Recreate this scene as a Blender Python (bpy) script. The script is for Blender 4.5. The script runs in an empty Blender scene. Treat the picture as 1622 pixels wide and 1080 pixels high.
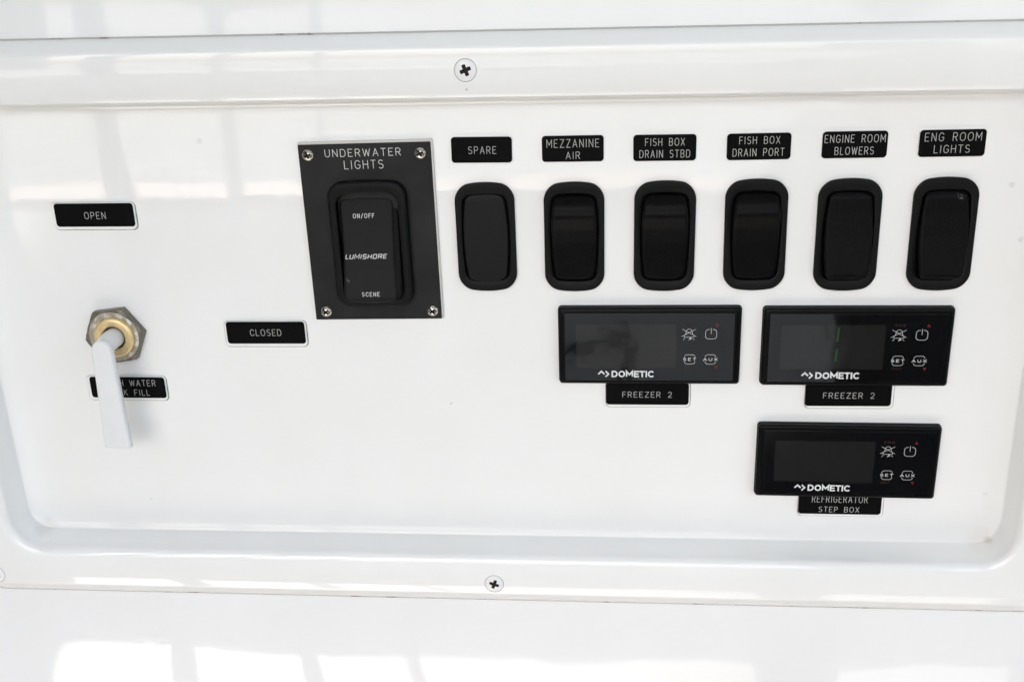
import bpy, bmesh, math, random
from mathutils import Vector, Matrix
random.seed(7)
scene = bpy.context.scene
C = scene.collection
S = 0.001            # millimetres to metres
Z0 = 1.0             # the panel's origin stands one metre above the cockpit deck

# ------------------------------------------------------------------ camera
FPX, PIT, YAW, ROL = 1605.52, 0.33845, -0.108335, 0.0365074
cp, sp = math.cos(PIT), math.sin(PIT); cy, sy = math.cos(YAW), math.sin(YAW)
fw = Vector((sy*cp, cy*cp, -sp)); rt = Vector((cy, -sy, 0)); dn = fw.cross(rt)
r2 = math.cos(ROL)*rt + math.sin(ROL)*dn; d2 = -math.sin(ROL)*rt + math.cos(ROL)*dn
CAM = Vector((22.015, -410.586, 149.737))
M = Matrix(((r2.x, -d2.x, -fw.x), (r2.y, -d2.y, -fw.y), (r2.z, -d2.z, -fw.z)))
cam_d = bpy.data.cameras.new('camera'); cam = bpy.data.objects.new('camera', cam_d); C.objects.link(cam)
cam.matrix_world = Matrix.Translation(Vector((CAM.x*S, CAM.y*S, CAM.z*S+Z0))) @ M.to_4x4()
cam_d.sensor_width = 36; cam_d.lens = FPX/1622*36
cam_d.clip_start = 0.01; cam_d.clip_end = 500
scene.camera = cam

# ------------------------------------------------------------------ sky, sun, exposure
SUN_EL, SUN_AZ = math.radians(52), math.radians(-25)      # azimuth measured from straight in front of the panel, minus = from the left
sun_dir = Vector((math.sin(SUN_AZ)*math.cos(SUN_EL), -math.cos(SUN_AZ)*math.cos(SUN_EL), math.sin(SUN_EL)))
w = bpy.data.worlds.new('World'); scene.world = w; w.use_nodes = True
nt = w.node_tree; nt.nodes.clear()
sky = nt.nodes.new('ShaderNodeTexSky'); sky.sky_type = 'NISHITA'; sky.sun_disc = False
sky.sun_elevation = SUN_EL
sky.sun_rotation = math.atan2(sun_dir.x, sun_dir.y)
sky.dust_density = 5.6; sky.air_density = 0.95; sky.ozone_density = 1.3
bg = nt.nodes.new('ShaderNodeBackground'); bg.inputs['Strength'].default_value = 0.088
wo = nt.nodes.new('ShaderNodeOutputWorld')
nt.links.new(sky.outputs[0], bg.inputs[0]); nt.links.new(bg.outputs[0], wo.inputs[0])
sl = bpy.data.lights.new('sun', 'SUN'); sl.energy = 5.0; sl.angle = math.radians(0.53); sl.color = (1, 0.955, 0.89)
sun = bpy.data.objects.new('sun', sl); C.objects.link(sun); sun.location = (0, -3, 4)
sun.rotation_euler = sun_dir.to_track_quat('Z', 'Y').to_euler()
scene.view_settings.view_transform = 'Standard'; scene.view_settings.look = 'None'
scene.view_settings.exposure = 2.79; scene.view_settings.gamma = 1
scene.render.engine = 'CYCLES'

# ------------------------------------------------------------------ materials
def mat(name, base, rough=0.4, metal=0.0, spec=0.5, coat=0.0, noise=None, bump=None, emit=None, ior=1.5):
    m = bpy.data.materials.new(name); m.use_nodes = True
    n = m.node_tree; b = n.nodes['Principled BSDF']
    b.inputs['Base Color'].default_value = (*base, 1); b.inputs['Roughness'].default_value = rough
    b.inputs['Metallic'].default_value = metal; b.inputs['Specular IOR Level'].default_value = spec
    b.inputs['IOR'].default_value = ior; b.inputs['Coat Weight'].default_value = coat
    tc = n.nodes.new('ShaderNodeTexCoord')
    if noise:                                   # (scale, colour2, low, high)
        t = n.nodes.new('ShaderNodeTexNoise'); t.inputs['Scale'].default_value = noise[0]; t.inputs['Detail'].default_value = 6
        r = n.nodes.new('ShaderNodeMapRange'); r.inputs['From Min'].default_value = noise[2]; r.inputs['From Max'].default_value = noise[3]
        x = n.nodes.new('ShaderNodeMix'); x.data_type = 'RGBA'
        x.inputs[6].default_value = (*base, 1); x.inputs[7].default_value = (*noise[1], 1)
        n.links.new(tc.outputs['Object'], t.inputs['Vector']); n.links.new(t.outputs['Fac'], r.inputs['Value'])
        n.links.new(r.outputs[0], x.inputs[0]); n.links.new(x.outputs[2], b.inputs['Base Color'])
    if bump:                                    # (scale, strength, distance)
        t = n.nodes.new('ShaderNodeTexNoise'); t.inputs['Scale'].default_value = bump[0]; t.inputs['Detail'].default_value = 3
        u = n.nodes.new('ShaderNodeBump'); u.inputs['Strength'].default_value = bump[1]; u.inputs['Distance'].default_value = bump[2]
        n.links.new(tc.outputs['Object'], t.inputs['Vector']); n.links.new(t.outputs['Fac'], u.inputs['Height'])
        n.links.new(u.outputs[0], b.inputs['Normal'])
    if emit:
        b.inputs['Emission Color'].default_value = (*emit[0], 1); b.inputs['Emission Strength'].default_value = emit[1]
    return m

def gelcoat(name, base, spots=()):
    """glossy white gelcoat: very slightly wavy, a few dirt specks and stains at given places (world mm)"""
    m = bpy.data.materials.new(name); m.use_nodes = True
    n = m.node_tree; b = n.nodes['Principled BSDF']; L = n.links.new
    b.inputs['Roughness'].default_value = 0.03; b.inputs['IOR'].default_value = 1.56
    geo = n.nodes.new('ShaderNodeNewGeometry')
    t = n.nodes.new('ShaderNodeTexNoise'); t.inputs['Scale'].default_value = 9; t.inputs['Detail'].default_value = 1.5
    t2 = n.nodes.new('ShaderNodeTexNoise'); t2.inputs['Scale'].default_value = 160; t2.inputs['Detail'].default_value = 2
    L(geo.outputs['Position'], t.inputs['Vector']); L(geo.outputs['Position'], t2.inputs['Vector'])
    u = n.nodes.new('ShaderNodeBump'); u.inputs['Strength'].default_value = 1; u.inputs['Distance'].default_value = 0.0007
    u2 = n.nodes.new('ShaderNodeBump'); u2.inputs['Strength'].default_value = 1; u2.inputs['Distance'].default_value = 0.000012
    L(t.outputs['Fac'], u.inputs['Height']); L(t2.outputs['Fac'], u2.inputs['Height'])
    L(u.outputs[0], u2.inputs['Normal']); L(u2.outputs[0], b.inputs['Normal'])
    # faint mottling of the gelcoat
    t3 = n.nodes.new('ShaderNodeTexNoise'); t3.inputs['Scale'].default_value = 22; t3.inputs['Detail'].default_value = 5
    L(geo.outputs['Position'], t3.inputs['Vector'])
    r3 = n.nodes.new('ShaderNodeMapRange'); r3.inputs['From Min'].default_value = .35; r3.inputs['From Max'].default_value = .75
    L(t3.outputs['Fac'], r3.inputs['Value'])
    x = n.nodes.new('ShaderNodeMix'); x.data_type = 'RGBA'
    x.inputs[6].default_value = (*base, 1); x.inputs[7].default_value = (base[0]*.975, base[1]*.975, base[2]*.965, 1)
    L(r3.outputs[0], x.inputs[0]); col = x.outputs[2]
    # sparse tiny dust specks
    v = n.nodes.new('ShaderNodeTexVoronoi'); v.inputs['Scale'].default_value = 42
    L(geo.outputs['Position'], v.inputs['Vector'])
    sc = n.nodes.new('ShaderNodeSeparateColor'); L(v.outputs['Color'], sc.inputs[0])
    th = n.nodes.new('ShaderNodeMath'); th.operation = 'LESS_THAN'; L(v.outputs['Distance'], th.inputs[0])
    rr = n.nodes.new('ShaderNodeMath'); rr.operation = 'MULTIPLY'; L(sc.outputs[0], rr.inputs[0]); rr.inputs[1].default_value = 0.022; L(rr.outputs[0], th.inputs[1])
    mm = n.nodes.new('ShaderNodeMath'); mm.operation = 'MULTIPLY'; mm.inputs[1].default_value = 0.45; L(th.outputs[0], mm.inputs[0])
    x2 = n.nodes.new('ShaderNodeMix'); x2.data_type = 'RGBA'; x2.inputs[7].default_value = (.22, .2, .17, 1)
    L(mm.outputs[0], x2.inputs[0]); L(col, x2.inputs[6]); col = x2.outputs[2]
    for (sx, d, sz, rad, c, amt) in spots:
        vd = n.nodes.new('ShaderNodeVectorMath'); vd.operation = 'DISTANCE'; vd.inputs[1].default_value = (sx*S, -d*S, sz*S+Z0)
        nz = n.nodes.new('ShaderNodeVectorMath'); nz.operation = 'ADD'
        tn = n.nodes.new('ShaderNodeTexNoise'); tn.inputs['Scale'].default_value = 1400/rad; L(geo.outputs['Position'], tn.inputs['Vector'])
        sb = n.nodes.new('ShaderNodeVectorMath'); sb.operation = 'SCALE'; sb.inputs['Scale'].default_value = rad*S*.9
        s0 = n.nodes.new('ShaderNodeVectorMath'); s0.operation = 'SUBTRACT'; s0.inputs[1].default_value = (.5, .5, .5)
        L(tn.outputs['Color'], s0.inputs[0]); L(s0.outputs[0], sb.inputs[0])
        L(geo.outputs['Position'], nz.inputs[0]); L(sb.outputs[0], nz.inputs[1]); L(nz.outputs[0], vd.inputs[0])
        mr = n.nodes.new('ShaderNodeMapRange'); mr.interpolation_type = 'SMOOTHSTEP'
        mr.inputs['From Min'].default_value = rad*S; mr.inputs['From Max'].default_value = rad*S*.35
        mr.inputs['To Min'].default_value = 0; mr.inputs['To Max'].default_value = amt
        L(vd.outputs['Value'], mr.inputs['Value'])
        xx = n.nodes.new('ShaderNodeMix'); xx.data_type = 'RGBA'; xx.inputs[7].default_value = (*c, 1)
        L(mr.outputs[0], xx.inputs[0]); L(col, xx.inputs[6]); col = xx.outputs[2]
    L(col, b.inputs['Base Color'])
    return m

GEL_T = gelcoat('gelcoat_panel', (.825, .825, .815), spots=[
    (-150.5, 0, 92.5, 1.9, (.35, .35, .34), .22), (176, 0, 69, 1.6, (.35, .35, .34), .25), (182, 0, 47, 1.6, (.35, .35, .34), .25),
    (181.5, 1, -66, 1.8, (.35, .33, .28), .2), (184, 3, -87, 2.4, (.42, .34, .2), .35), (182, 2, -88.5, 9, (.6, .5, .34), .13), (-257, 4, -90.5, 2.6, (.3, .28, .25), .45),
    (-252, 2.5, -90.5, 7, (.5, .48, .45), .25), (49, 8, -93.3, .55, (.02, .02, .02), .95), (-198, 0, -75, 1.0, (.4, .4, .4), .2),
    (160, 0, -88, .5, (.15, .1, .08), .7), (-35, 15, 112, .6, (.2, .18, .15), .6)])
GEL_H = gelcoat('gelcoat_hull', (.82, .825, .83))
m_nut = mat('aged_bronze', (.16, .14, .11), .42, .5, noise=(180, (.27, .245, .2), .5, .75), bump=(420, .7, .0006))
m_crust = mat('crusted_bronze', (.36, .32, .25), .65, .2, noise=(240, (.66, .63, .57), .46, .6), bump=(600, 1, .0008))
m_brass = mat('brass', (.78, .6, .33), .38, .6, noise=(300, (.66, .5, .26), .5, .7), bump=(500, .3, .0002))
m_bore = mat('dark_bore', (.03, .025, .02), .6)
m_lever = mat('painted_lever', (.74, .745, .75), .35, noise=(150, (.715, .72, .73), .45, .75), bump=(700, .2, .0001))
m_clear = mat('label_backing', (.8, .8, .79), .2, noise=(200, (.7, .69, .67), .55, .75))
m_shade_grime = mat('edge_shade_grime', (.27, .265, .25), .7, noise=(300, (.15, .14, .12), .5, .65))  # shadow line and dirt at the label edge, put into one dark colour
m_label = mat('label_black', (.0025, .0025, .0025), .5, spec=.05)
m_engrave = mat('engraved_grey', (.41, .41, .40), .7, spec=.1)
m_plate = mat('plate_black', (.013, .013, .0133), .5, spec=.15, noise=(60, (.020, .020, .0205), .4, .7), bump=(700, .3, .0001))
m_plate_text = mat('plate_engraving', (.6, .6, .58), .6, spec=.1)
m_edge = mat('plate_edge', (.5, .49, .47), .35, .1)
m_steel = mat('stainless', (.5, .47, .43), .24, 1.0, noise=(700, (.3, .26, .22), .5, .7))
m_recess = mat('screw_recess', (.022, .016, .012), .6, 0, spec=.1)
m_wscrew = mat('white_screw', (.74, .745, .75), .3, noise=(900, (.6, .6, .6), .6, .75))
m_bezel = mat('bezel_plastic', (.005, .005, .0052), .45, spec=.12, bump=(2600, .25, .00008))
m_rock = mat('rocker_plastic', (.0018, .0018, .002), .38, spec=.075, bump=(2600, .3, .00008), noise=(900, (.0045, .0045, .0048), .5, .7))
m_rockg = mat('soft_rocker', (.0085, .0085, .0088), .45, spec=.12, bump=(2600, .3, .00008))
m_well = mat('well_shade', (.0015, .0015, .0015), .7, spec=.03)  # near-black colour stands in for the shadow of a deeper well
m_print = mat('switch_print', (.52, .52, .51), .6, spec=.1)
m_dframe = mat('controller_plastic', (.0028, .0028, .003), .28, spec=.12, bump=(1500, .15, .00006))
m_glass = mat('controller_glass', (.004, .004, .0044), .045, spec=.75, bump=(26, .5, .0006))
m_lcd = mat('lcd_window', (.0142, .0134, .0128), .06, spec=.75, bump=(26, .5, .0006))
m_white = mat('white_print', (.62, .63, .63), .5, spec=.2)
m_icon = mat('icon_print', (.42, .43, .43), .5, spec=.2)
m_red = mat('red_print', (.13, .014, .012), .5, spec=.2)
m_redf = mat('faint_red_print', (.035, .008, .0075), .5, spec=.2)
m_green = mat('lit_segment', (.004, .016, .006), .3, emit=((.03, .4, .07), .013))
m_seal = mat('dirty_sealant', (.5, .49, .47), .7, noise=(120, (.16, .11, .08), .6, .7))
m_chip = mat('chip', (.16, .16, .165), .4)

# ------------------------------------------------------------------ helpers
def newobj(name, me, m=None, parent=None, loc=None):
    o = bpy.data.objects.new(name, me); C.objects.link(o)
    if me and m: me.materials.append(m)
    if parent: o.parent = parent
    if loc: o.location = loc
    return o
def P(x, d, z): return (x*S, -d*S, z*S)            # local: millimetres, d = towards the viewer
def thing(name, label, cat, x, z, d=0, rot=0, group=None):
    o = bpy.data.objects.new(name, None); C.objects.link(o); o.empty_display_size = .005
    o.location = (x*S, -d*S, z*S+Z0); o.rotation_euler = (0, -rot, 0)
    o['label'] = label; o['category'] = cat
    if group: o['group'] = group
    return o
def mesh_from(name, V, F, m, parent=None, smooth=True, sharp=35):
    me = bpy.data.meshes.new(name); me.from_pydata([P(*v) for v in V], [], F)
    bm = bmesh.new(); bm.from_mesh(me)
    bmesh.ops.remove_doubles(bm, verts=bm.verts, dist=1e-7)
    bmesh.ops.recalc_face_normals(bm, faces=bm.faces)
    if smooth:
        for f in bm.faces: f.smooth = len(f.verts) <= 8
        for e in bm.edges:
            if len(e.link_faces) == 2 and e.calc_face_angle(0) > math.radians(sharp): e.smooth = False
    bm.to_mesh(me); bm.free()
    return newobj(name, me, m, parent)
def rrect(w, h, r, n=6, cx=0, cz=0, bulge=0, barrel=0):
    """rounded rectangle outline; bulge lifts the middle of top and bottom, barrel widens the middle of the sides"""
    r = min(r, w/2-1e-3, h/2-1e-3); pts = []
    cs = [(w/2-r, h/2-r, 0), (-w/2+r, h/2-r, 90), (-w/2+r, -h/2+r, 180), (w/2-r, -h/2+r, 270)]
    for i, (x, z, a) in enumerate(cs):
        for k in range(n+1):
            t = math.radians(a+90*k/n); pts.append((x+r*math.cos(t), z+r*math.sin(t)))
        nx, nz, na = cs[(i+1) % 4]; e0 = pts[-1]; t = math.radians(na); e1 = (nx+r*math.cos(t), nz+r*math.sin(t))
        for k in range(1, 8): pts.append((e0[0]+(e1[0]-e0[0])*k/8, e0[1]+(e1[1]-e0[1])*k/8))
    out = []
    for x, z in pts:
        u = x/(w/2); v = z/(h/2)
        out.append((cx+x+barrel*math.copysign(1, x)*(1-v*v)*min(1, abs(u)*1.0), cz+z+bulge*math.copysign(1, z)*(1-u*u)*min(1, abs(v))))
    return out
def loft(name, rings, m, parent=None, cap0=False, cap1=True, smooth=True, sharp=35):
    """rings: list of lists of (x, d, z) of the same length"""
    n = len(rings[0]); V = [p for r in rings for p in r]; F = []
    for a in range(len(rings)-1):
        for k in range(n):
            F.append((a*n+k, a*n+(k+1) % n, (a+1)*n+(k+1) % n, (a+1)*n+k))
    if cap0: F.append(tuple(range(n)))
    if cap1: F.append(tuple(range((len(rings)-1)*n, len(rings)*n)))
    return mesh_from(name, V, F, m, parent, smooth, sharp)
def ring(o2, d): return [(x, d, z) for x, z in o2]
def slab(name, w, h, r, d0, d1, bev, m, parent, cx=0, cz=0, n=6):
    R = [ring(rrect(w, h, r, n, cx, cz), d0), ring(rrect(w, h, r, n, cx, cz), d1-bev)]
    for k in (1, 2, 3):
        t = math.radians(30*k); i = bev*(1-math.cos(t)); dd = bev*math.sin(t)
        R.append(ring(rrect(w-2*i, h-2*i, max(r-i, .05), n, cx, cz), d1-bev+dd))
    return loft(name, R, m, parent, sharp=50)

# ------------------------------------------------------------------ stroke lettering
def arc(cx, cy, rx, ry, a0, a1, n=8):
    return [(cx+rx*math.cos(math.radians(a0+(a1-a0)*k/n)), cy+ry*math.sin(math.radians(a0+(a1-a0)*k/n))) for k in range(n+1)]
G = {
 'A': (.68, [[(0, 0), (.34, 1), (.68, 0)], [(.12, .33), (.56, .33)]]),
 'B': (.60, [[(0, .5), (0, 1), (.34, 1)]+arc(.36, .76, .20, .24, 85, -90)+[(0, .52)], [(0, .5), (0, 0), (.36, 0)]+arc(.37, .26, .23, .26, -85, 88)]),
 'C': (.66, [arc(.36, .64, .34, .36, 25, 180)+arc(.36, .36, .34, .36, 180, 335)]),
 'D': (.64, [[(0, 0), (0, 1), (.28, 1)]+arc(.28, .64, .36, .36, 80, 0, 6)+arc(.28, .36, .36, .36, 0, -90, 7)+[(0, 0)]]),
 'E': (.54, [[(.54, 1), (0, 1), (0, 0), (.54, 0)], [(0, .52), (.42, .52)]]),
 'F': (.52, [[(.52, 1), (0, 1), (0, 0)], [(0, .52), (.42, .52)]]),
 'G': (.68, [arc(.36, .64, .34, .36, 30, 180)+arc(.36, .36, .34, .36, 180, 340)+[(.68, .46), (.42, .46)]]),
 'H': (.62, [[(0, 0), (0, 1)], [(.62, 0), (.62, 1)], [(0, .52), (.62, .52)]]),
 'I': (.06, [[(.03, 0), (.03, 1)]]),
 'K': (.60, [[(0, 0), (0, 1)], [(.56, 1), (0, .4)], [(.2, .58), (.6, 0)]]),
 'L': (.50, [[(0, 1), (0, 0), (.5, 0)]]),
 'M': (.78, [[(0, 0), (0, 1), (.39, .3), (.78, 1), (.78, 0)]]),
 'N': (.62, [[(0, 0), (0, 1), (.62, 0), (.62, 1)]]),
 'O': (.72, [arc(.36, .62, .36, .38, 0, 180, 12)+arc(.36, .38, .36, .38, 180, 360, 12)+[(.72, .62)]]),
 'P': (.58, [[(0, 0), (0, 1), (.32, 1)]+arc(.33, .73, .25, .27, 85, -90)+[(0, .46)]]),
 'R': (.60, [[(0, 0), (0, 1), (.32, 1)]+arc(.34, .74, .24, .26, 85, -90)+[(0, .48)], [(.3, .48), (.6, 0)]]),
 'S': (.58, [arc(.29, .75, .27, .25, 35, 180, 6)+arc(.29, .75, .27, .24, 180, 262, 4)+arc(.30, .26, .28, .26, 80, 0, 5)+arc(.29, .25, .29, .25, 0, -145, 8)]),
 'T': (.60, [[(0, 1), (.6, 1)], [(.3, 1), (.3, 0)]]),
 'U': (.62, [[(0, 1), (0, .32)]+arc(.31, .32, .31, .32, 180, 360, 10)+[(.62, 1)]]),
 'W': (.92, [[(0, 1), (.22, 0), (.46, .9), (.7, 0), (.92, 1)]]),
 'X': (.62, [[(0, 0), (.62, 1)], [(0, 1), (.62, 0)]]),
 'Z': (.60, [[(0, 1), (.6, 1), (0, 0), (.6, 0)]]),
 '2': (.56, [arc(.28, .72, .27, .28, 165, 0, 7)+[(.52, .56), (0, 0), (.56, 0)]]),
 '/': (.5, [[(0, -.06), (.5, 1.06)]]),
 ' ': (.52, []),
}
# squared heavy variants for the maker's word mark and the slanted word
G2 = dict(G)
G2['O'] = (.8, [arc(.4, .5, .4, .5, 0, 360, 20)]); G2['C'] = (.76, [arc(.42, .5, .42, .5, 42, 318, 18)])
G2['M'] = (.9, [[(0, 0), (0, 1), (.45, .38), (.9, 1), (.9, 0)]]); G2['D'] = (.72, [[(0, 0), (0, 1), (.3, 1)]+arc(.3, .5, .42, .5, 80, -80, 12)+[(.3, 0), (0, 0)]])
G2['E'] = (.54, [[(.68, 1), (0, 1), (0, 0), (.68, 0)], [(0, .5), (.6, .5)]]); G2['T'] = (.58, [[(-.14, 1), (.72, 1)], [(.29, 1.1), (.29, -.12)]]); G2['I'] = (.0, [[(0, 1.12), (0, -.12)]])
G3 = dict(G)
G3['O'] = (.9, [[(0, .12), (0, .88), (.1, 1), (.8, 1), (.9, .88), (.9, .12), (.8, 0), (.1, 0), (0, .12)]])
G3['S'] = (.85, [[(.85, 1), (.1, 1), (0, .9), (0, .58), (.1, .5), (.75, .5), (.85, .42), (.85, .1), (.75, 0), (0, 0)]])
G3['R'] = (.88, [[(0, 0), (0, 1), (.8, 1), (.88, .9), (.88, .55), (.8, .46), (0, .46)], [(.5, .46), (.88, 0)]])
G3['E'] = (.68, [[(.8, 1), (0, 1), (0, 0), (.8, 0)], [(0, .5), (.7, .5)]])
G3['H'] = (.88, [[(0, 0), (0, 1)], [(.88, 0), (.88, 1)], [(0, .5), (.88, .5)]])
G3['U'] = (.85, [[(0, 1), (0, .12), (.1, 0), (.75, 0), (.85, .12), (.85, 1)]])
G3['M'] = (1.1, [[(0, 0), (0, 1), (.55, .3), (1.1, 1), (1.1, 0)]]); G3['L'] = (.58, [[(0, 1), (0, 0), (.7, 0)]])

def ribbons(strokes, hw, dfun, caps=True):
    """strokes in mm -> low ridged ribbons standing a hair above the surface"""
    V, F = [], []
    if caps:                                  # break strokes at sharp corners, the round ends overlap there
        parts_ = []
        for st_ in strokes:
            st = [st_[0]]
            for p in st_[1:]:
                if math.dist(p, st[-1]) > 1e-4: st.append(p)
            cur = [st[0]]
            for i in range(1, len(st)):
                cur.append(st[i])
                if i < len(st)-1:
                    ax, ay = st[i][0]-st[i-1][0], st[i][1]-st[i-1][1]; bx, by = st[i+1][0]-st[i][0], st[i+1][1]-st[i][1]
                    q = (ax*bx+ay*by)/((math.hypot(ax, ay)*math.hypot(bx, by)) or 1)
                    if q < .35: parts_.append(cur); cur = [st[i]]
            parts_.append(cur)
        strokes = [p for p in parts_ if len(p) > 1]
    for si, st in enumerate(strokes):
        closed = len(st) > 3 and math.dist(st[0], st[-1]) < 1e-4
        pts = [st[0]]
        for p in st[1:]:
            if math.dist(p, pts[-1]) > 1e-4: pts.append(p)
        if closed: pts = pts[:-1]
        n = len(pts); lift = .012+.004*(si % 5)
        base = len(V)
        def dirv(a, b):
            l = math.dist(a, b) or 1; return ((b[0]-a[0])/l, (b[1]-a[1])/l)
        for i in range(n):
            if closed or 0 < i < n-1:
                a = dirv(pts[i-1], pts[i]); b = dirv(pts[i], pts[(i+1) % n])
                nx, ny = -(a[1]+b[1]), a[0]+b[0]; l = math.hypot(nx, ny) or 1; nx /= l; ny /= l
                c = max(.3, nx*-a[1]+ny*a[0]); k = hw/c
            else:
                a = dirv(pts[0], pts[1]) if i == 0 else dirv(pts[-2], pts[-1]); nx, ny = -a[1], a[0]; k = hw
            x, z = pts[i]
            V += [(x+nx*k, dfun(x, z)+lift, z+ny*k), (x, dfun(x, z)+lift+.02, z), (x-nx*k, dfun(x, z)+lift, z-ny*k)]
        for i in range(n if closed else n-1):
            a = base+3*i; b = base+3*((i+1) % n)
            F += [(a, b, b+1, a+1), (a+1, b+1, b+2, a+2)]
        if caps and not closed:
            for e, (p, q) in ((0, (pts[0], pts[1])), (n-1, (pts[-1], pts[-2]))):
                ux, uz = dirv(q, p); ci = base+3*e; x, z = p; ids = []
                for k in range(1, 4):
                    t = math.radians(-90+45*k); vx = ux*math.cos(t)-uz*math.sin(t); vz = ux*math.sin(t)+uz*math.cos(t)
                    ids.append(len(V)); V.append((x+vx*hw, dfun(x, z)+lift, z+vz*hw))
                a, b = (ci, ci+2) if e else (ci+2, ci)
                seq = [b]+ids+[a]
                for k in range(len(seq)-1): F.append((ci+1, seq[k], seq[k+1]))
    return V, F
def raw(name, V, F, m, parent):
    me = bpy.data.meshes.new(name); me.from_pydata([P(*v) for v in V], [], F)
    bm = bmesh.new(); bm.from_mesh(me)
    for f in bm.faces:
        f.normal_update()
        if f.normal.y > 0: f.normal_flip()
    bm.to_mesh(me); bm.free()
    return newobj(name, me, m, parent)
def text_strokes(s, x0, x1, zt, zb, font=G, slant=0, gap=.24):
    xs, st = 0, []
    for ch in s:
        wd, gs = font[ch]
        for g in gs: st.append([(xs+a+slant*b, b) for a, b in g])
        xs += wd+gap
    a0 = min(p[0] for g in st for p in g); a1 = max(p[0] for g in st for p in g)
    return [[(x0+(p[0]-a0)/(a1-a0)*(x1-x0), zb+p[1]*(zt-zb)) for p in g] for g in st]
def lettering(s, x0, x1, zt, zb, hw, m, parent, d=0, font=G, slant=0, caps=True, gap=.42, name='lettering'):
    dfun = d if callable(d) else (lambda x, z: d)
    V, F = ribbons(text_strokes(s, x0+hw, x1-hw, zt-hw, zb+hw, font, slant, gap), hw, dfun, caps)
    return raw(name, V, F, m, parent)

# ------------------------------------------------------------------ hull wall round the tray
def tilt(x, z): return z - (x+25)*.0105*max(0, z)/120 if z > 0 else z + (x+25)*.003
def tray_ring(l, b, r_, t, rad, d, n=10):
    cx, cz = (l+r_)/2, (b+t)/2
    return [(x, d, tilt(x, z)) for x, z in rrect(r_-l, t-b, rad, n, cx, cz)]
# hull sheet with the cut-out the tray drops into (d = 11)
HD = 10.5
hole = tray_ring(-292.2, -119.2, 237.2, 133.6, 19, HD)
outer = []
for (x, d, z) in hole:
    s = max(abs(x+27)/265, abs(z-7)/127); k = 1
    dx, dz = (x+27), (z-7); f = min(950/max(abs(dx), 1e-6), 600/max(abs(dz), 1e-6)); outer.append((-27+dx*f, HD, 7+dz*f))
deep = [(x, HD-6, z) for x, d, z in hole]
mid = [(h[0]+(o[0]-h[0])*.12, HD, h[2]+(o[2]-h[2])*.12) for h, o in zip(hole, outer)]
hull = loft('hull_wall', [deep, hole, mid, outer], GEL_H, cap1=False, sharp=40); hull.location = (0, 0, Z0); hull['kind'] = 'structure'
back = [[(x, HD-5.5, z) for x, d, z in hole]]
# sealant in the seam
seal = loft('sealant_seam', [[(x, HD-2, z) for x, d, z in tray_ring(-289, -116, 234, 130.4, 16, 0)], tray_ring(-291.5, -118.6, 236.4, 133.1, 19, HD-.35), tray_ring(-292.6, -119.6, 237.6, 134.0, 19, HD-.1), tray_ring(-293, -120, 238, 134.4, 19, HD-3)], m_seal, cap1=False)

# ------------------------------------------------------------------ recessed tray
tray = thing('panel_tray', 'white glossy recessed panel tray screwed to the boat wall, holding all switches and labels', 'panel tray', -25, -114, 0)
seal.parent = tray; seal.location = (25*S, 0, 114*S)
def prof(k):
    """u 0..1 across the cove wall, depth"""
    return k
TP = []
import itertools
for i in range(9):                                    # floor sweeps up gently, then turns sharply into the wall
    t = i/8; TP.append((.60*t, 1.7*t*t))
TP += [(.618, 1.85), (.632, 2.15), (.642, 2.6)]
for i in range(1, 4): TP.append((.642+.158*i/3, 2.6+8.9*i/3))
for i in range(1, 8):                                 # roundover into the flange
    a = math.radians(78*i/7); TP.append((.80+.20*(1-math.cos(a))/(1-math.cos(math.radians(78))), 11.5+3.5*math.sin(a)/math.sin(math.radians(78))))
rings = []
for u, d in TP:
    rings.append(tray_ring(-249-17*u, -76.5-21.5*u, 180.5+14*u, 104.0+5.2*u, 2.5+15*u, d))
for h_, v_ in ((-.12, .0), (.0, .03), (.12, .11), (.28, .25), (.6, .57), (.85, .84), (.95, 1.0), (1.0, 1.25)):   # chamfered outer edge
    rings.append(tray_ring(-283-8.5*h_, -112.9-5.9*h_, 228+8.5*h_, 127.3+5.7*h_, 14+5*h_, 15-4.3*v_))
rings.append(tray_ring(-291.5, -118.8, 236.5, 133.0, 19, 6))
sh = loft('tray_shell', [rings[0]]+rings[1:], GEL_T, None, cap0=True, cap1=False, sharp=60)
sh.parent = tray; sh.location = (25*S, 0, 114*S)

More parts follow.
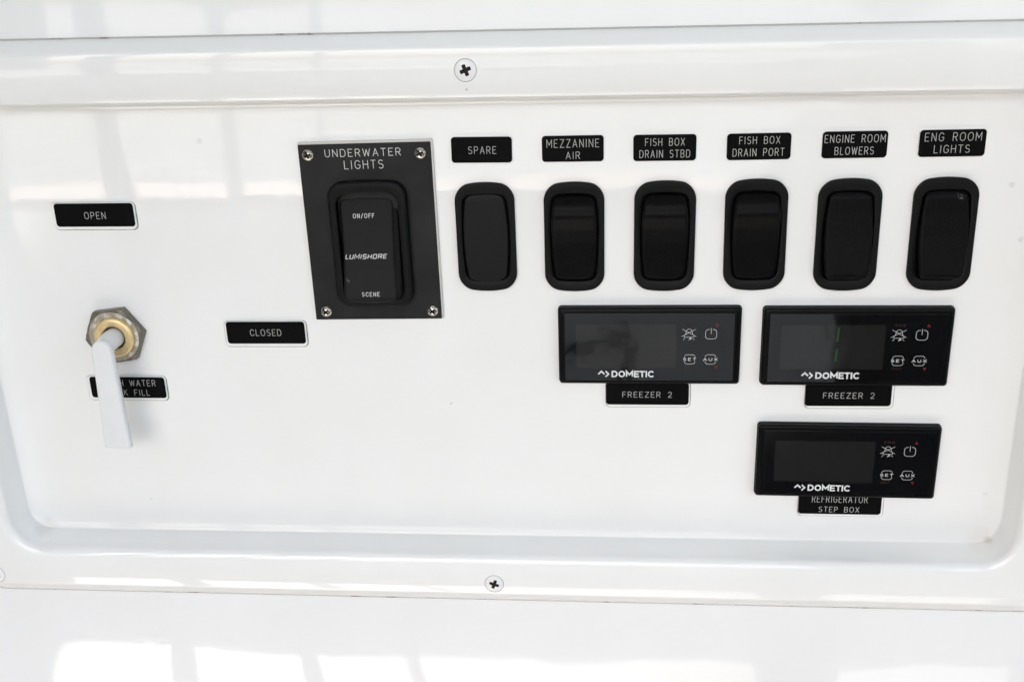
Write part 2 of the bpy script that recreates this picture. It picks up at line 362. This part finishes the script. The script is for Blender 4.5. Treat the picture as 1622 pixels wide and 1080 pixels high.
def phillips(name, R, dome, armL, armW, m, parent, x, z, d, rot, depth=1.3, rim=.0, flat=0):
    """screw head: star-shaped cross recess opened in a domed or flat head"""
    N = 64
    def rc(a, L=armL, W=armW):
        f = abs(((math.degrees(a)+45) % 90)-45); f = math.radians(f)
        r = L/math.cos(f) if math.tan(f)*L < W else W/max(math.sin(f), 1e-4)
        return min(r, L*1.02, W/.62 if False else 1e9)
    A = [2*math.pi*k/N for k in range(N)]
    rings = []
    def top(r): return dome*(1-(r/R)**2)
    prof_ = [(1.0, 0, -1.5), (1.0, 0, 0)]
    rr = []
    rr.append([(R*math.cos(a), -1.5, R*math.sin(a)) for a in A])
    rr.append([(R*math.cos(a), 0, R*math.sin(a)) for a in A])
    for t in (.94, .8, .6, .35, .15, 0):
        row = []
        for a in A:
            r = rc(a)+(R-rc(a))*t; row.append((r*math.cos(a), top(r)+(.12 if t < .9 else .07), r*math.sin(a)))
        rr.append(row)
    head = loft(name, rr, m, parent, cap1=False, sharp=45)
    rr2 = []
    row = [(rc(a)*math.cos(a), top(rc(a))+.1, rc(a)*math.sin(a)) for a in A]; rr2.append(row)
    rr2.append([(rc(a)*.8*math.cos(a), top(0)-.5*depth, rc(a)*.8*math.sin(a)) for a in A])
    rr2.append([(rc(a)*.35*math.cos(a), top(0)-depth, rc(a)*.35*math.sin(a)) for a in A])
    rec = loft('recess', rr2, m_recess, head, sharp=30)
    head.location = P(x, d, z); head.rotation_euler = (0, -rot, 0)
    return head
# tray screws (positions on the flange, d = 15)
for (x, z, R, rot) in ((-35.1, 119.2, 4.1, math.radians(22)), (-33.2, -107.6, 4.1, math.radians(-20)), (-274.2, -109, 4.1, math.radians(40))):
    phillips('screw', R, .5, 2.25, .75, m_wscrew, tray, x+25, z+114, 15.0, rot, depth=.44)
    o2 = loft('screw_groove', [ring(rrect(2*R+.7, 2*R+.7, R+.35, 12), 15.01), ring(rrect(2*R+.1, 2*R+.1, R, 12), 15.03)], mat('groove', (.34, .335, .32), .6), tray, cap1=False)
    o2.location = P(x+25, 0, z+114)

# ------------------------------------------------------------------ label plates
def label_small(x, z, rot, lines, label):
    t = thing('label_plate', label, 'label', x, z, 0, rot, 'small black engraved labels above the rocker switches')
    slab('backing', 25.1, 10.7, 1.5, 0, .9, .15, m_clear, t, .08, -.06)
    slab('face', 24.8, 10.4, 1.4, .9, 1.2, .12, m_label, t, 0, 0)
    for (s, x0, x1, zt, zb) in lines: lettering(s, x0-x, x1-x, zt-z, zb-z, .115, m_engrave, t, 1.2)
    return t
label_small(-32.1, 86.75, -.012, [('SPARE', -37.5, -26.1, 88.15, 85.1)], 'small black label reading SPARE, leftmost of the top row')
label_small(4.8, 86.5, -.004, [('MEZZANINE', -5.7, 15.4, 90.3, 86.95), ('AIR', 2.0, 7.7, 85.3, 82.35)], 'small black label reading MEZZANINE AIR')
label_small(41.35, 86.15, -.006, [('FISH BOX', 33.6, 49.2, 89.95, 86.9), ('DRAIN STBD', 31.4, 51.4, 85.3, 82.2)], 'small black label reading FISH BOX DRAIN STBD')
label_small(78.1, 85.9, 0, [('FISH BOX', 70.4, 86.2, 89.9, 86.9), ('DRAIN PORT', 68.0, 88.0, 85.2, 82.1)], 'small black label reading FISH BOX DRAIN PORT')
label_small(114.8, 85.9, -.004, [('ENGINE ROOM', 103.2, 126.3, 89.8, 86.7), ('BLOWERS', 107.3, 122.2, 85.1, 82.0)], 'small black label reading ENGINE ROOM BLOWERS')
label_small(151.5, 85.75, -.002, [('ENG ROOM', 141.0, 162.2, 89.85, 86.55), ('LIGHTS', 144.8, 158.2, 85.1, 81.95)], 'small black label reading ENG ROOM LIGHTS, rightmost of the top row')
def label_big(x, z, rot, lines, label, bx, bz, bw=37.0, bh=11.8):
    """x, z: centre of the black face; bx, bz: centre of the pale plate it sits on"""
    t = thing('label_plate', label, 'label', x, z, 0, rot, 'large black engraved labels on pale backing plates')
    slab('edge_shade_grime', bw+.7, bh+.5, 2.1, 0, .25, .1, m_shade_grime, t, bx-x, bz-z-.2)
    slab('backing', bw, bh, 1.9, 0, 1.1, .35, m_clear, t, bx-x, bz-z)
    slab('face', 35.6, 10.2, 1.4, 1.0, 1.2, .06, m_label, t, 0, 0)
    for (s, x0, x1, zt, zb) in lines: lettering(s, x0-x, x1-x, zt-z, zb-z, .115, m_engrave, t, 1.2)
    return t
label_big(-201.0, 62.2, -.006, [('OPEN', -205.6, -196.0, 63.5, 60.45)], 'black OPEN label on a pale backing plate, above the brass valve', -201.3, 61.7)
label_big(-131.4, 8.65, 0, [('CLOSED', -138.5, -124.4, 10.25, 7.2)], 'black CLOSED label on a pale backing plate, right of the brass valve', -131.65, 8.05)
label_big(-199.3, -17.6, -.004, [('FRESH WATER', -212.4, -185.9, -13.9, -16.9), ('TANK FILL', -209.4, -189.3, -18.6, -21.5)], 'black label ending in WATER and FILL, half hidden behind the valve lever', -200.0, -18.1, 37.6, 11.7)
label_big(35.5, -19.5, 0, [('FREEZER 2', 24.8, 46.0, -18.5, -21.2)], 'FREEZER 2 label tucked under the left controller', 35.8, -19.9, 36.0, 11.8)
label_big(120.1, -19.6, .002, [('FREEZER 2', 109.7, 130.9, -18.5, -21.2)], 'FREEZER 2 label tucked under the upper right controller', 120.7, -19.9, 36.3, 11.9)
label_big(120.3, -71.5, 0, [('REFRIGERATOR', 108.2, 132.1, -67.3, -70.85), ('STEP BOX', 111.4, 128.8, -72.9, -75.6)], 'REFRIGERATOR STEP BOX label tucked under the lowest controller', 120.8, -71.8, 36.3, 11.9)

# ------------------------------------------------------------------ rocker switches
def height_patch(name, W, H, prof_, m, parent, cx, cz, barrel=.9, bulge=.8, cr=2.6, edge=.9, base=-3, nu=22, nv=56, waist=0):
    """rocker: surface given by depth profile prof_(z), rounded at the rim, with a skirt down into the well"""
    V, F = [], []
    def hwid(v):
        a = abs(v)*H/2; r = W/2-barrel*v*v
        q = a-(H/2-cr)
        if q > 0: r -= cr-math.sqrt(max(cr*cr-q*q, 0))
        return r
    vs = []
    for j in range(nv+1):
        q = -1+2*j/nv; vs.append(math.copysign(1-(1-abs(q))**1.25, q) if True else q)
    us = [math.copysign(1-(1-abs(-1+2*i/nu))**1.4, -1+2*i/nu) for i in range(nu+1)]
    for v in vs:
        for u in us:
            h = hwid(v); x = u*h; z = v*H/2+math.copysign(bulge, v)*(1-u*u)*min(1, abs(v))*abs(v)
            ex = (1-abs(u))*h; ez = (1-abs(v))*H/2
            dd = min(ex, ez, edge) if not (ex < edge and ez < edge) else max(0, edge-math.hypot(edge-ex, edge-ez))
            drop = edge*.8*(1-math.sqrt(max(0, 1-(1-dd/edge)**2)))
            V.append((cx+x, prof_(z)-drop, cz+z))
    w_ = nu+1
    for j in range(nv):
        for i in range(nu): F.append((j*w_+i, j*w_+i+1, (j+1)*w_+i+1, (j+1)*w_+i))
    loop = [i for i in range(w_)]+[j*w_+nu for j in range(1, nv+1)]+[nv*w_+i for i in range(nu-1, -1, -1)]+[j*w_ for j in range(nv-1, 0, -1)]
    b0 = len(V); V += [(V[i][0], base, V[i][2]) for i in loop]; L_ = len(loop)
    for k in range(L_): F.append((loop[k], b0+k, b0+(k+1) % L_, loop[(k+1) % L_]))
    return mesh_from(name, V, F, m, parent, sharp=50)
def interp(tab):
    def f(z):
        if z >= tab[0][0]: return tab[0][1]
        for (z0, a), (z1, b) in zip(tab, tab[1:]):
            if z >= z1:
                t = (z0-z)/(z0-z1); return a+(b-a)*t
        return tab[-1][1]
    return f
def smoothf(f, r=.9):
    return lambda z: sum(f(z+r*(k-3)/3) for k in range(7))/7
TOP_OUT = smoothf(interp([(18.5, .6), (17.3, 2.4), (14.5, 4.6), (11.6, 5.5), (10.8, 5.9), (9.9, 5.95), (8.6, 5.6), (4, 4.1), (-2, 2.8), (-9, 1.9), (-17, 1.3), (-19, .9)]), .8)
BOT_OUT = smoothf(interp([(19, .5), (17.2, 1.2), (15.8, 1.9), (9, 2.4), (0, 3.5), (-9, 4.9), (-15.4, 6.0), (-16.6, 5.7), (-17.6, 4.0), (-18.5, 2)]), .6)
def bezel(parent, W=24.8, H=46.2, ow=18.0, oh=37.2, T=1.6, rad=5.6, bulge=1.9, barrel=.45, name='bezel', m=m_bezel, d0=0, oz=-.1, obulge=.7, obarrel=.95, orad=3.0, cz=0, floor=-2.5, rnd=.5):
    R = []
    H2 = H-2*bulge
    R.append(ring(rrect(W, H2, rad, 7, 0, cz, bulge), d0)); R.append(ring(rrect(W, H2, rad, 7, 0, cz, bulge), d0+T-rnd))
    for k in (1, 2, 3, 4):
        t = math.radians(22.5*k); i = rnd*(1-math.cos(t)); R.append(ring(rrect(W-2*i, H2-2*i, rad-i*.6, 7, 0, cz, bulge), d0+T-rnd+rnd*math.sin(t)))
    R.append(ring(rrect(ow+.7, oh+.7-2*obulge, orad, 7, 0, oz, obulge, obarrel), d0+T))
    R.append(ring(rrect(ow+.2, oh+.2-2*obulge, orad, 7, 0, oz, obulge, obarrel), d0+T-.15))
    R.append(ring(rrect(ow, oh-2*obulge, orad, 7, 0, oz, obulge, obarrel), d0+T-.5))
    R.append(ring(rrect(ow, oh-2*obulge, orad, 7, 0, oz, obulge, obarrel), d0+T-.9))
    b_ = loft(name, R, m, parent, cap1=False, sharp=40)
    loft('well', [ring(rrect(ow, oh-2*obulge, orad, 7, 0, oz, obulge, obarrel), d0+T-.9), ring(rrect(ow, oh-2*obulge, orad, 7, 0, oz, obulge, obarrel), floor)], m_well, parent, cap1=True, sharp=40)
    return b_
def switch(x, z, rot, state, label):
    t = thing('rocker_switch', label, 'switch', x, z, 0, rot, 'black rocker switches in the top row')
    bezel(t, floor=.3)
    if state == 'blank':
        height_patch('cover', 18.6, 36.0, smoothf(interp([(19, 1.7), (16, 2.0), (0, 2.2), (-16, 2.0), (-19, 1.7)])), m_rockg, t, 0, -.2, barrel=1.5, bulge=.7, edge=.5, base=.35)
    else:
        height_patch('rocker', 18.9, 35.4, TOP_OUT if state == 'top' else BOT_OUT, m_rock, t, 0, -.1, barrel=1.5, bulge=.5, edge=1.0, base=.35)
    return t
switch(-31.8, 50.4, .004, 'blank', 'blank black switch cover under the SPARE label')
switch(4.9, 50.0, -.004, 'top', 'black rocker switch under the MEZZANINE AIR label, top raised')
switch(41.8, 49.9, -.004, 'top', 'black rocker switch under the FISH BOX DRAIN STBD label, top raised')
switch(78.3, 50.0, .006, 'top', 'black rocker switch under the FISH BOX DRAIN PORT label, top raised')
switch(114.7, 49.6, 0, 'bottom', 'black rocker switch under the ENGINE ROOM BLOWERS label, bottom raised')
s6 = switch(151.5, 49.5, .002, 'bottom', 'black rocker switch under the ENG ROOM LIGHTS label, scuffed at its top right corner')
# scuff marks on the last rocker
V, F = [], []
for k in range(22):
    a = 5.2+random.uniform(-1.1, 1.6); b = 15.6+random.uniform(-1.2, .8)-(a-5)*.35; r = random.uniform(.05, .15); q = len(V)
    for j in range(5):
        an = j*1.257+random.random()*.5; V.append((a+r*math.cos(an)*1.4, BOT_OUT(b)+.03, b+r*math.sin(an)))
    F.append(tuple(range(q, q+5)))
raw('scuff', V, F, m_chip, s6)

# ------------------------------------------------------------------ underwater light switch on its plate
u = thing('underwater_light_switch', 'large rocker switch on a black square-cornered plate engraved UNDERWATER LIGHTS', 'switch plate', -80.3, 52.7, 0, .0056)
slab('plate_edge', 56.2, 76.5, .4, 0, 1.25, .1, m_edge, u, .36, .52)
slab('mounting_plate', 55.4, 75.5, .4, 1.25, 1.55, .1, m_plate, u, 0, 0)
lettering('UNDERWATER', -16.6, 15.2, 35.6, 32.4, .135, m_plate_text, u, 1.55)
lettering('LIGHTS', -8.9, 7.6, 30.9, 27.3, .135, m_plate_text, u, 1.55)
for (x, z, rot) in ((-23.8, 33.4, .3), (23.2, 33.1, .45), (-22.9, -34.2, .75), (23.9, -34.3, .7)):
    phillips('screw', 2.45, .95, 1.45, .42, m_steel, u, x, z, 1.57, rot, depth=.98)
bz = bezel(u, W=33.2, H=54.4, ow=26.2, oh=46.6, T=4.0, rad=6.0, bulge=.7, d0=1.5, cz=-4.4, oz=-5.2, orad=4.5, obulge=.8, obarrel=0, floor=1.0, rnd=1.3)
LR = smoothf(interp([(24, 1.8), (19.4, 1.9), (10, 2.9), (0, 4.2), (-10, 5.7), (-20.2, 7.6), (-22.2, 7.4), (-24, 5)]), .8)
height_patch('rocker_skirt', 25.6, 44.0, lambda z: LR(z)-.55, m_rock, u, 0, -6.6, barrel=.3, bulge=.6, cr=4, edge=1.0, base=1.1)
rk = height_patch('rocker', 22.4, 43.2, LR, m_rockg, u, -1.2, -6.7, barrel=-.7, bulge=.6, cr=3, edge=1.1, base=1.1)
dl = lambda x, z: LR(z+6.7)+.0
lettering('ON/OFF', -7.0, 2.2, 8.9, 6.9, .15, m_print, rk, dl, gap=.5)
lettering('LUMISHORE', -11.4, 6.9, -8.0, -10.1, .2, m_print, rk, dl, font=G3, slant=.3, caps=False, gap=.52)
lettering('SCENE', -4.9, 2.8, -23.9, -25.8, .15, m_print, rk, dl, gap=.5)
V, F = ribbons([[(-10.6+.6*math.cos(a*.5), -18.6+.9*math.sin(a*.5)) for a in range(5, 13)]], .09, dl); raw('indicator_mark', V, F, m_chip, rk)

# ------------------------------------------------------------------ temperature controllers
def sq(cx, cz, w, h, r, a0=None):
    p = rrect(w, h, r, 4, cx, cz); return p+[p[0]]
def controller(x, z, rot, label, lit=False):
    t = thing('temperature_controller', label, 'controller', x, z, 0, rot, 'black digital temperature controllers')
    W, H = 76.2, 34.2
    R = [ring(rrect(76.8, 34.8, 1.6, 5), 0), ring(rrect(76.8, 34.8, 1.6, 5), 1.1), ring(rrect(76.5, 34.5, 1.5, 5), 1.3), ring(rrect(W, H, 1.3, 5), 1.35), ring(rrect(W, H, 1.3, 5), 2.7),
         ring(rrect(W-.5, H-.5, 1.2, 5), 3.1), ring(rrect(W-1.4, H-1.4, 1.0, 5), 3.45), ring(rrect(W-2.2, H-2.2, .9, 5), 3.55),
         ring(rrect(71.9, 30.9, .5, 5, -.1, -.4), 3.55), ring(rrect(71.7, 30.7, .5, 5, -.1, -.4), 3.2)]
    # keep outline resampled the same: all rings share the same point count
    loft('housing', R, m_dframe, t, cap1=True, sharp=28)
    gl = slab('glass_panel', 71.1, 30.1, .35, 3.1, 3.42, .08, m_glass, t, -.1, -.4)
    slab('lcd_window', 41.9, 19.4, .4, 3.40, 3.435, .01, m_lcd, gl, -9.7, .1)
    d = 3.42
    lettering('DOMETIC', -15.75, 2.35, -11.0, -14.0, .33, m_white, gl, d, font=G2, caps=False, gap=.34, name='brand_lettering')
    V, F = ribbons([[(-21.4, -12.6), (-20.1, -11.35), (-18.75, -12.6)], [(-18.3, -11.2), (-17.0, -12.5), (-18.3, -13.8)]], .33, lambda a, b: d, False); raw('brand_mark', V, F, m_white, gl)
    # struck-out alarm bell
    bell = [[(14.7, 4.2), (14.7, 4.9), (15.3, 5.6), (15.5, 6.7)]+[(16.7+1.15*math.cos(math.radians(a)), 6.8+1.0*math.sin(math.radians(a))) for a in range(170, 5, -20)]+[(17.9, 6.7), (18.1, 5.6), (18.7, 4.9), (18.7, 4.2), (14.7, 4.2)],
            [(14.0, 7.7), (19.6, 4.5)], [(19.4, 7.7), (13.6, 4.5)], [(14.9, 3.7), (14.3, 3.1)], [(16.7, 3.3), (16.7, 2.8)], [(18.3, 3.6), (18.9, 3.1)]]
    V, F = ribbons(bell, .1, lambda a, b: d); raw('alarm_icon', V, F, m_icon, gl)
    V, F = ribbons([[(17.3+.28*math.cos(a*.785), 3.6+.28*math.sin(a*.785)) for a in range(9)]], .2, lambda a, b: d); raw('alarm_clapper', V, F, m_icon, gl)
    pw = rrect(4.6, 4.2, 1.3, 4, 25.8, 5.5)
    top = [p for p in pw if not (p[1] > 7.4 and abs(p[0]-25.8) < .75)]
    k0 = next(i for i in range(len(pw)) if pw[i][1] > 7.4 and pw[i][0]-25.8 <= -.75 and pw[i-1][0]-25.8 > -.75)
    seqp = [p for p in (pw[k0:]+pw[:k0]) if not (p[1] > 7.4 and abs(p[0]-25.8) < .75)]
    V, F = ribbons([seqp, [(25.8, 8.1), (25.8, 5.7)]], .11, lambda a, b: d); raw('power_icon', V, F, m_icon, gl)
    for word, cx in (('SET', 17.2), ('AUX', 25.8)):
        ar = [[(cx-2.25, -4.7), (cx-2.0, -4.1), (cx-1.4, -3.65), (cx+1.4, -3.65), (cx+2.0, -4.1), (cx+2.25, -4.7)], [(cx-2.25, -6.8), (cx-2.0, -7.4), (cx-1.4, -7.85), (cx+1.4, -7.85), (cx+2.0, -7.4), (cx+2.25, -6.8)]]
        V, F = ribbons(ar, .1, lambda a, b: d); raw('button_outline', V, F, m_icon, gl)
        hw_ = 2.7 if word == 'SET' else 3.0
        lettering(word, cx-hw_, cx+hw_, -5.1, -6.4, .1, m_white, gl, d, gap=.5, name='button_lettering')
    for s, x0, x1, zt in (('PRG', 14.8, 19.2, 10.3), ('DEF', 15.1, 19.0, -8.8)):
        lettering(s, x0, x1, zt, zt-1.1, .08, m_redf, gl, d, gap=.3, name='red_lettering')
    for (cx, cz, sg) in ((28.2, 9.7, 1), (28.3, -9.4, -1)):
        raw('red_arrow', [(cx-.75, d+.015, cz-.6*sg), (cx+.75, d+.015, cz-.6*sg), (cx, d+.015, cz+.75*sg)], [(0, 1, 2)], m_red, gl)
    if lit:
        for zc, h in ((5.7, 5.6), (-3.3, 5.0)):
            cx = -7.8+zc*.02
            V, F = ribbons([[(cx-.1, zc-h/2), (cx, zc), (cx+.15, zc+h/2)]], .42, lambda a, b: 3.436); raw('lit_segment', V, F, m_green, gl)
    return t
controller(35.9, 3.05, -.001, 'black digital controller with a blank screen, under the FISH BOX DRAIN STBD switch')
controller(121.2, 2.55, -.003, 'black digital controller with a faint green lit bar on its screen, upper right', True)
controller(121.3, -50.1, -.006, 'black digital controller standing lowest on the panel, above the REFRIGERATOR STEP BOX label')

# ------------------------------------------------------------------ valve with lever
v = thing('fill_valve', 'brass valve in an aged hexagonal nut with a pale grey lever pointing down', 'valve', -199.5, 7.8, 0)
def circ(r, d, n=48, ph=0, cx=0, cz=0): return [(cx+r*math.cos(2*math.pi*k/n+ph), d, cz+r*math.sin(2*math.pi*k/n+ph)) for k in range(n)]
def hexa(r, d, cx, cz, n=48, rot=math.radians(7), clip=1e9):
    o = []
    for k in range(n):
        a = 2*math.pi*k/n; f = ((math.degrees(a)+30+360) % 60)-30   # vertices at multiples of 60 deg
        rr = r*math.cos(math.radians(30))/math.cos(math.radians(30-abs(f))); rr = min(rr, clip); o.append((cx+rr*math.cos(a+rot), d, cz+rr*math.sin(a+rot)))
    return o
hc = (-.9, 0)
nut = loft('hex_nut', [hexa(14.0, 0, *hc), hexa(14.0, 3.0, *hc), hexa(14.0, 3.6, *hc, clip=13.2), hexa(14, 4.1, *hc, clip=12.1)], m_nut, v, cap1=True, sharp=25)
loft('crust_ring', [circ(11.6, 4.0, cx=-.7), circ(11.2, 4.25, cx=-.6), circ(9.9, 4.45, cx=-.3), circ(9.3, 4.3)], m_crust, v, cap1=False, sharp=60)
loft('brass_collar', [circ(9.2, 3.8), circ(9.15, 5.4), circ(8.9, 5.9), circ(8.5, 6.15), circ(7.8, 6.25), circ(5.9, 6.2), circ(5.5, 6.0), circ(5.2, 5.6), circ(5.2, 4.4)], m_brass, v, cap1=False, sharp=40)
loft('bore', [circ(5.25, 4.6)], m_bore, v, cap1=True)
loft('stem', [circ(4.3, 4.6), circ(4.35, 7), circ(4.25, 11, cz=-.2), circ(4.0, 15.6, cz=-.9)], m_lever, v, cap1=True, sharp=50)
def lever_out(inset, n=12):
    p = []; wt, wb, zt, zb = 4.6-inset, 6.1-inset, 1.2, -48.0+inset
    tw = 4.6-inset
    for k in range(n+1):
        a = math.radians(180*k/n); p.append((.0+tw*math.cos(a), zt-3.2+(5.0-inset)*math.sin(a)))
    x0, z0 = p[-1]; xb = -wb-.3
    for k in range(1, 9): p.append((x0+(xb-x0)*k/8, z0+(zb+.5-z0)*k/8))
    p.append((xb+.15, zb+.15)); p.append((xb+.5, zb))
    for k in range(1, 6): p.append((xb+.5+(wb-.3-.5-xb-.5)*k/6, zb))
    p.append((wb-.8, zb)); p.append((wb-.45, zb+.15)); p.append((wb-.3, zb+.5))
    x1, z1 = p[0]; xs, zs = p[-1]
    for k in range(1, 8): p.append((xs+(x1-xs)*k/8, zs+(z1-zs)*k/8))
    return p
def lt(o, d): return [(x, d+.0*z, z) for x, z in o]
lever = loft('lever', [lt(lever_out(.3), 15.2), lt(lever_out(0), 15.5), lt(lever_out(0), 17.3), lt(lever_out(.15), 17.75), lt(lever_out(.55), 18.2), lt(lever_out(.8), 18.3)], m_lever, v, cap0=True, cap1=True, sharp=50)

# ------------------------------------------------------------------ unseen boat round the panel, set out for its reflections and shade
def box(name, c, s, m, kind='structure', label=None, cat=None, bev=.01):
    bm = bmesh.new(); bmesh.ops.create_cube(bm, size=1)
    for vv in bm.verts: vv.co = Vector((vv.co.x*s[0]+c[0], vv.co.y*s[1]+c[1], vv.co.z*s[2]+c[2]))
    bmesh.ops.bevel(bm, geom=list(bm.edges), offset=bev, segments=2, affect='EDGES', profile=.5)
    me = bpy.data.meshes.new(name); bm.to_mesh(me); bm.free(); o = newobj(name, me, m)
    if kind: o['kind'] = kind
    if label: o['label'] = label; o['category'] = cat
    return o
m_deck = mat('deck_gelcoat', (.19, .184, .172), .45, noise=(3, (.225, .218, .204), .4, .7))
m_water = mat('sea', (.03, .055, .06), .12, bump=(1.2, 1, .2))
box('cockpit_deck', (0, -.83, -.05), (3.7, 1.96, .1), m_deck)
box('unseen_hardtop', (0, -.82, 1.98), (3.7, 2.14, .06), GEL_H)  # unseen roof, built to block the sky and shade the near deck
m_transom = mat('transom_gelcoat', (.78, .78, .77), .35)
box('transom', (0, -1.72, .36), (3.7, .12, .72), m_transom)
box('added_dark_board', (0, -1.74, .735), (3.56, .16, .03), mat('board_brown', (.16, .10, .06), .5, noise=(14, (.11, .07, .04), .4, .6)))  # added unseen board, keeps the transom's sunlit top out of the reflections
box('side_deck', (-1.85, -.8, .42), (.14, 2.0, .84), m_deck)
box('side_deck', (1.85, -.8, .42), (.14, 2.0, .84), m_deck)
def tube(name, pts, r, m, **kw):
    cu = bpy.data.curves.new(name, 'CURVE'); cu.dimensions = '3D'; sp_ = cu.splines.new('POLY'); sp_.points.add(len(pts)-1)
    for q, p in zip(sp_.points, pts): q.co = (*p, 1)
    cu.bevel_depth = r; cu.bevel_resolution = 4; tmp = bpy.data.objects.new(name, cu)
    me = bpy.data.meshes.new_from_object(tmp); bpy.data.objects.remove(tmp)
    for p in me.polygons: p.use_smooth = True
    o = newobj(name, me, m)
    for k_, v_ in kw.items(): o[k_] = v_
    return o
m_post = mat('painted_pipe', (.6, .6, .6), .3); m_dark = mat('dark_matte', (.05, .052, .055), .8, noise=(9, (.035, .036, .04), .4, .6))
for (x, y, r, m__) in ((-1.0, -1.57, .024, m_dark), (-.77, -1.6, .018, m_post), (-.58, -1.62, .012, m_post), (.78, -1.58, .025, m_post), (1.5, -1.3, .03, m_post)):
    tube('hardtop_support', [(x, y, 0), (x*.985, y, 1.0), (x*.93, y+.02, 1.6), (x*.85, y+.25, 1.97)], r, m__, kind='structure')
tube('transom_door_seal', [(-.36, -1.652, .385), (-.2, -1.652, .385), (-.12, -1.652, .39), (-.07, -1.652, .405), (-.02, -1.652, .428), (.036, -1.652, .437), (.043, -1.652, .43), (.045, -1.652, .002)], .008, m_dark, kind='structure')
box('added_shade_screen', (-.95, -.75, 1.47), (.02, 1.2, .98), m_dark)  # added unseen screen that cuts sky light from the left
box('added_reflected_box', (-1.48, -1.45, .5), (.5, .3, 1.0), m_post)  # added unseen box, mirrored in the panel's upper left to darken it
sea = mesh_from('sea', [(-250000, 250000, -1600), (250000, 250000, -1600), (250000, -250000, -1600), (-250000, -250000, -1600)], [(0, 1, 2, 3)], m_water, smooth=False); sea['kind'] = 'structure'

# the photographer, mirrored in the controllers' dark glass
def skinned(name, nodes, edges, m, parent=None):
    me = bpy.data.meshes.new(name); me.from_pydata([n[:3] for n in nodes], edges, [])
    o = newobj(name, me, m, parent)
    md = o.modifiers.new('skin', 'SKIN'); md.use_smooth_shade = True
    for i, n in enumerate(nodes): me.skin_vertices[0].data[i].radius = (n[3], n[4] if len(n) > 4 else n[3])
    me.skin_vertices[0].data[0].use_root = True
    ss = o.modifiers.new('sub', 'SUBSURF'); ss.levels = 2; ss.render_levels = 2
    return o
m_cloth = mat('dark_clothes', (.022, .023, .027), .85, spec=.2)
m_skin = mat('skin', (.42, .27, .2), .5); m_hair = mat('hair', (.03, .02, .015), .6); m_cam = mat('camera_black', (.015, .015, .015), .4)
pe = bpy.data.objects.new('person', None); C.objects.link(pe); pe['label'] = 'person in dark clothes crouching, mirrored in the dark glass of the controllers'; pe['category'] = 'person'
body = [(.41, -.98, .55, .21, .15), (.42, -.90, .72, .17, .13), (.36, -.83, .90, .175, .13), (.30, -.78, 1.02, .06),
        (.27, -.76, 1.08, .052),
        (.54, -.96, .50, .10), (.60, -.70, .52, .075), (.58, -.92, .10, .05), (.58, -.80, .045, .045, .035),
        (.34, -.94, .52, .115), (.18, -.70, .57, .092), (.24, -.92, .10, .055), (.24, -.80, .045, .045, .035),
        (.52, -.80, .96, .065), (.50, -.70, .80, .045), (.33, -.65, .97, .033),
        (.20, -.78, .96, .065), (.13, -.72, .80, .045), (.17, -.65, .98, .033)]
ed = [(0, 1), (1, 2), (2, 3), (3, 4), (0, 5), (5, 6), (6, 7), (7, 8), (0, 9), (9, 10), (10, 11), (11, 12), (2, 13), (13, 14), (14, 15), (2, 16), (16, 17), (17, 18)]
skinned('body', body, ed, m_cloth, pe)
head = skinned('head', [(.27, -.76, 1.10, .055), (.25, -.745, 1.17, .08, .09), (.25, -.745, 1.25, .068, .078)], [(0, 1), (1, 2)], m_skin, pe)
skinned('hair', [(.255, -.765, 1.20, .084, .095), (.255, -.765, 1.26, .078, .086)], [(0, 1)], m_hair, pe)
def hand(wx, wy, wz, sx):
    n = [(wx, wy, wz, .028), (wx-sx*.03, wy+.03, wz+.01, .034, .02), (wx-sx*.055, wy+.045, wz+.015, .034, .018)]; e = [(0, 1), (1, 2)]
    for k in range(4):
        b = len(n); z = wz+.04-.02*k
        n += [(wx-sx*.075, wy+.05, z, .009), (wx-sx*.095, wy+.04-.003*k, z, .0085), (wx-sx*.1, wy+.018, z-.003, .008)]; e += [(2, b), (b, b+1), (b+1, b+2)]
    b = len(n); n += [(wx-sx*.03, wy+.015, wz+.04, .011), (wx-sx*.055, wy+.01, wz+.055, .009)]; e += [(1, b), (b, b+1)]
    return skinned('hand', n, e, m_skin, pe)
hand(.33, -.65, .97, 1); hand(.17, -.65, .98, -1)
pe.location = (.055, 0, 0)
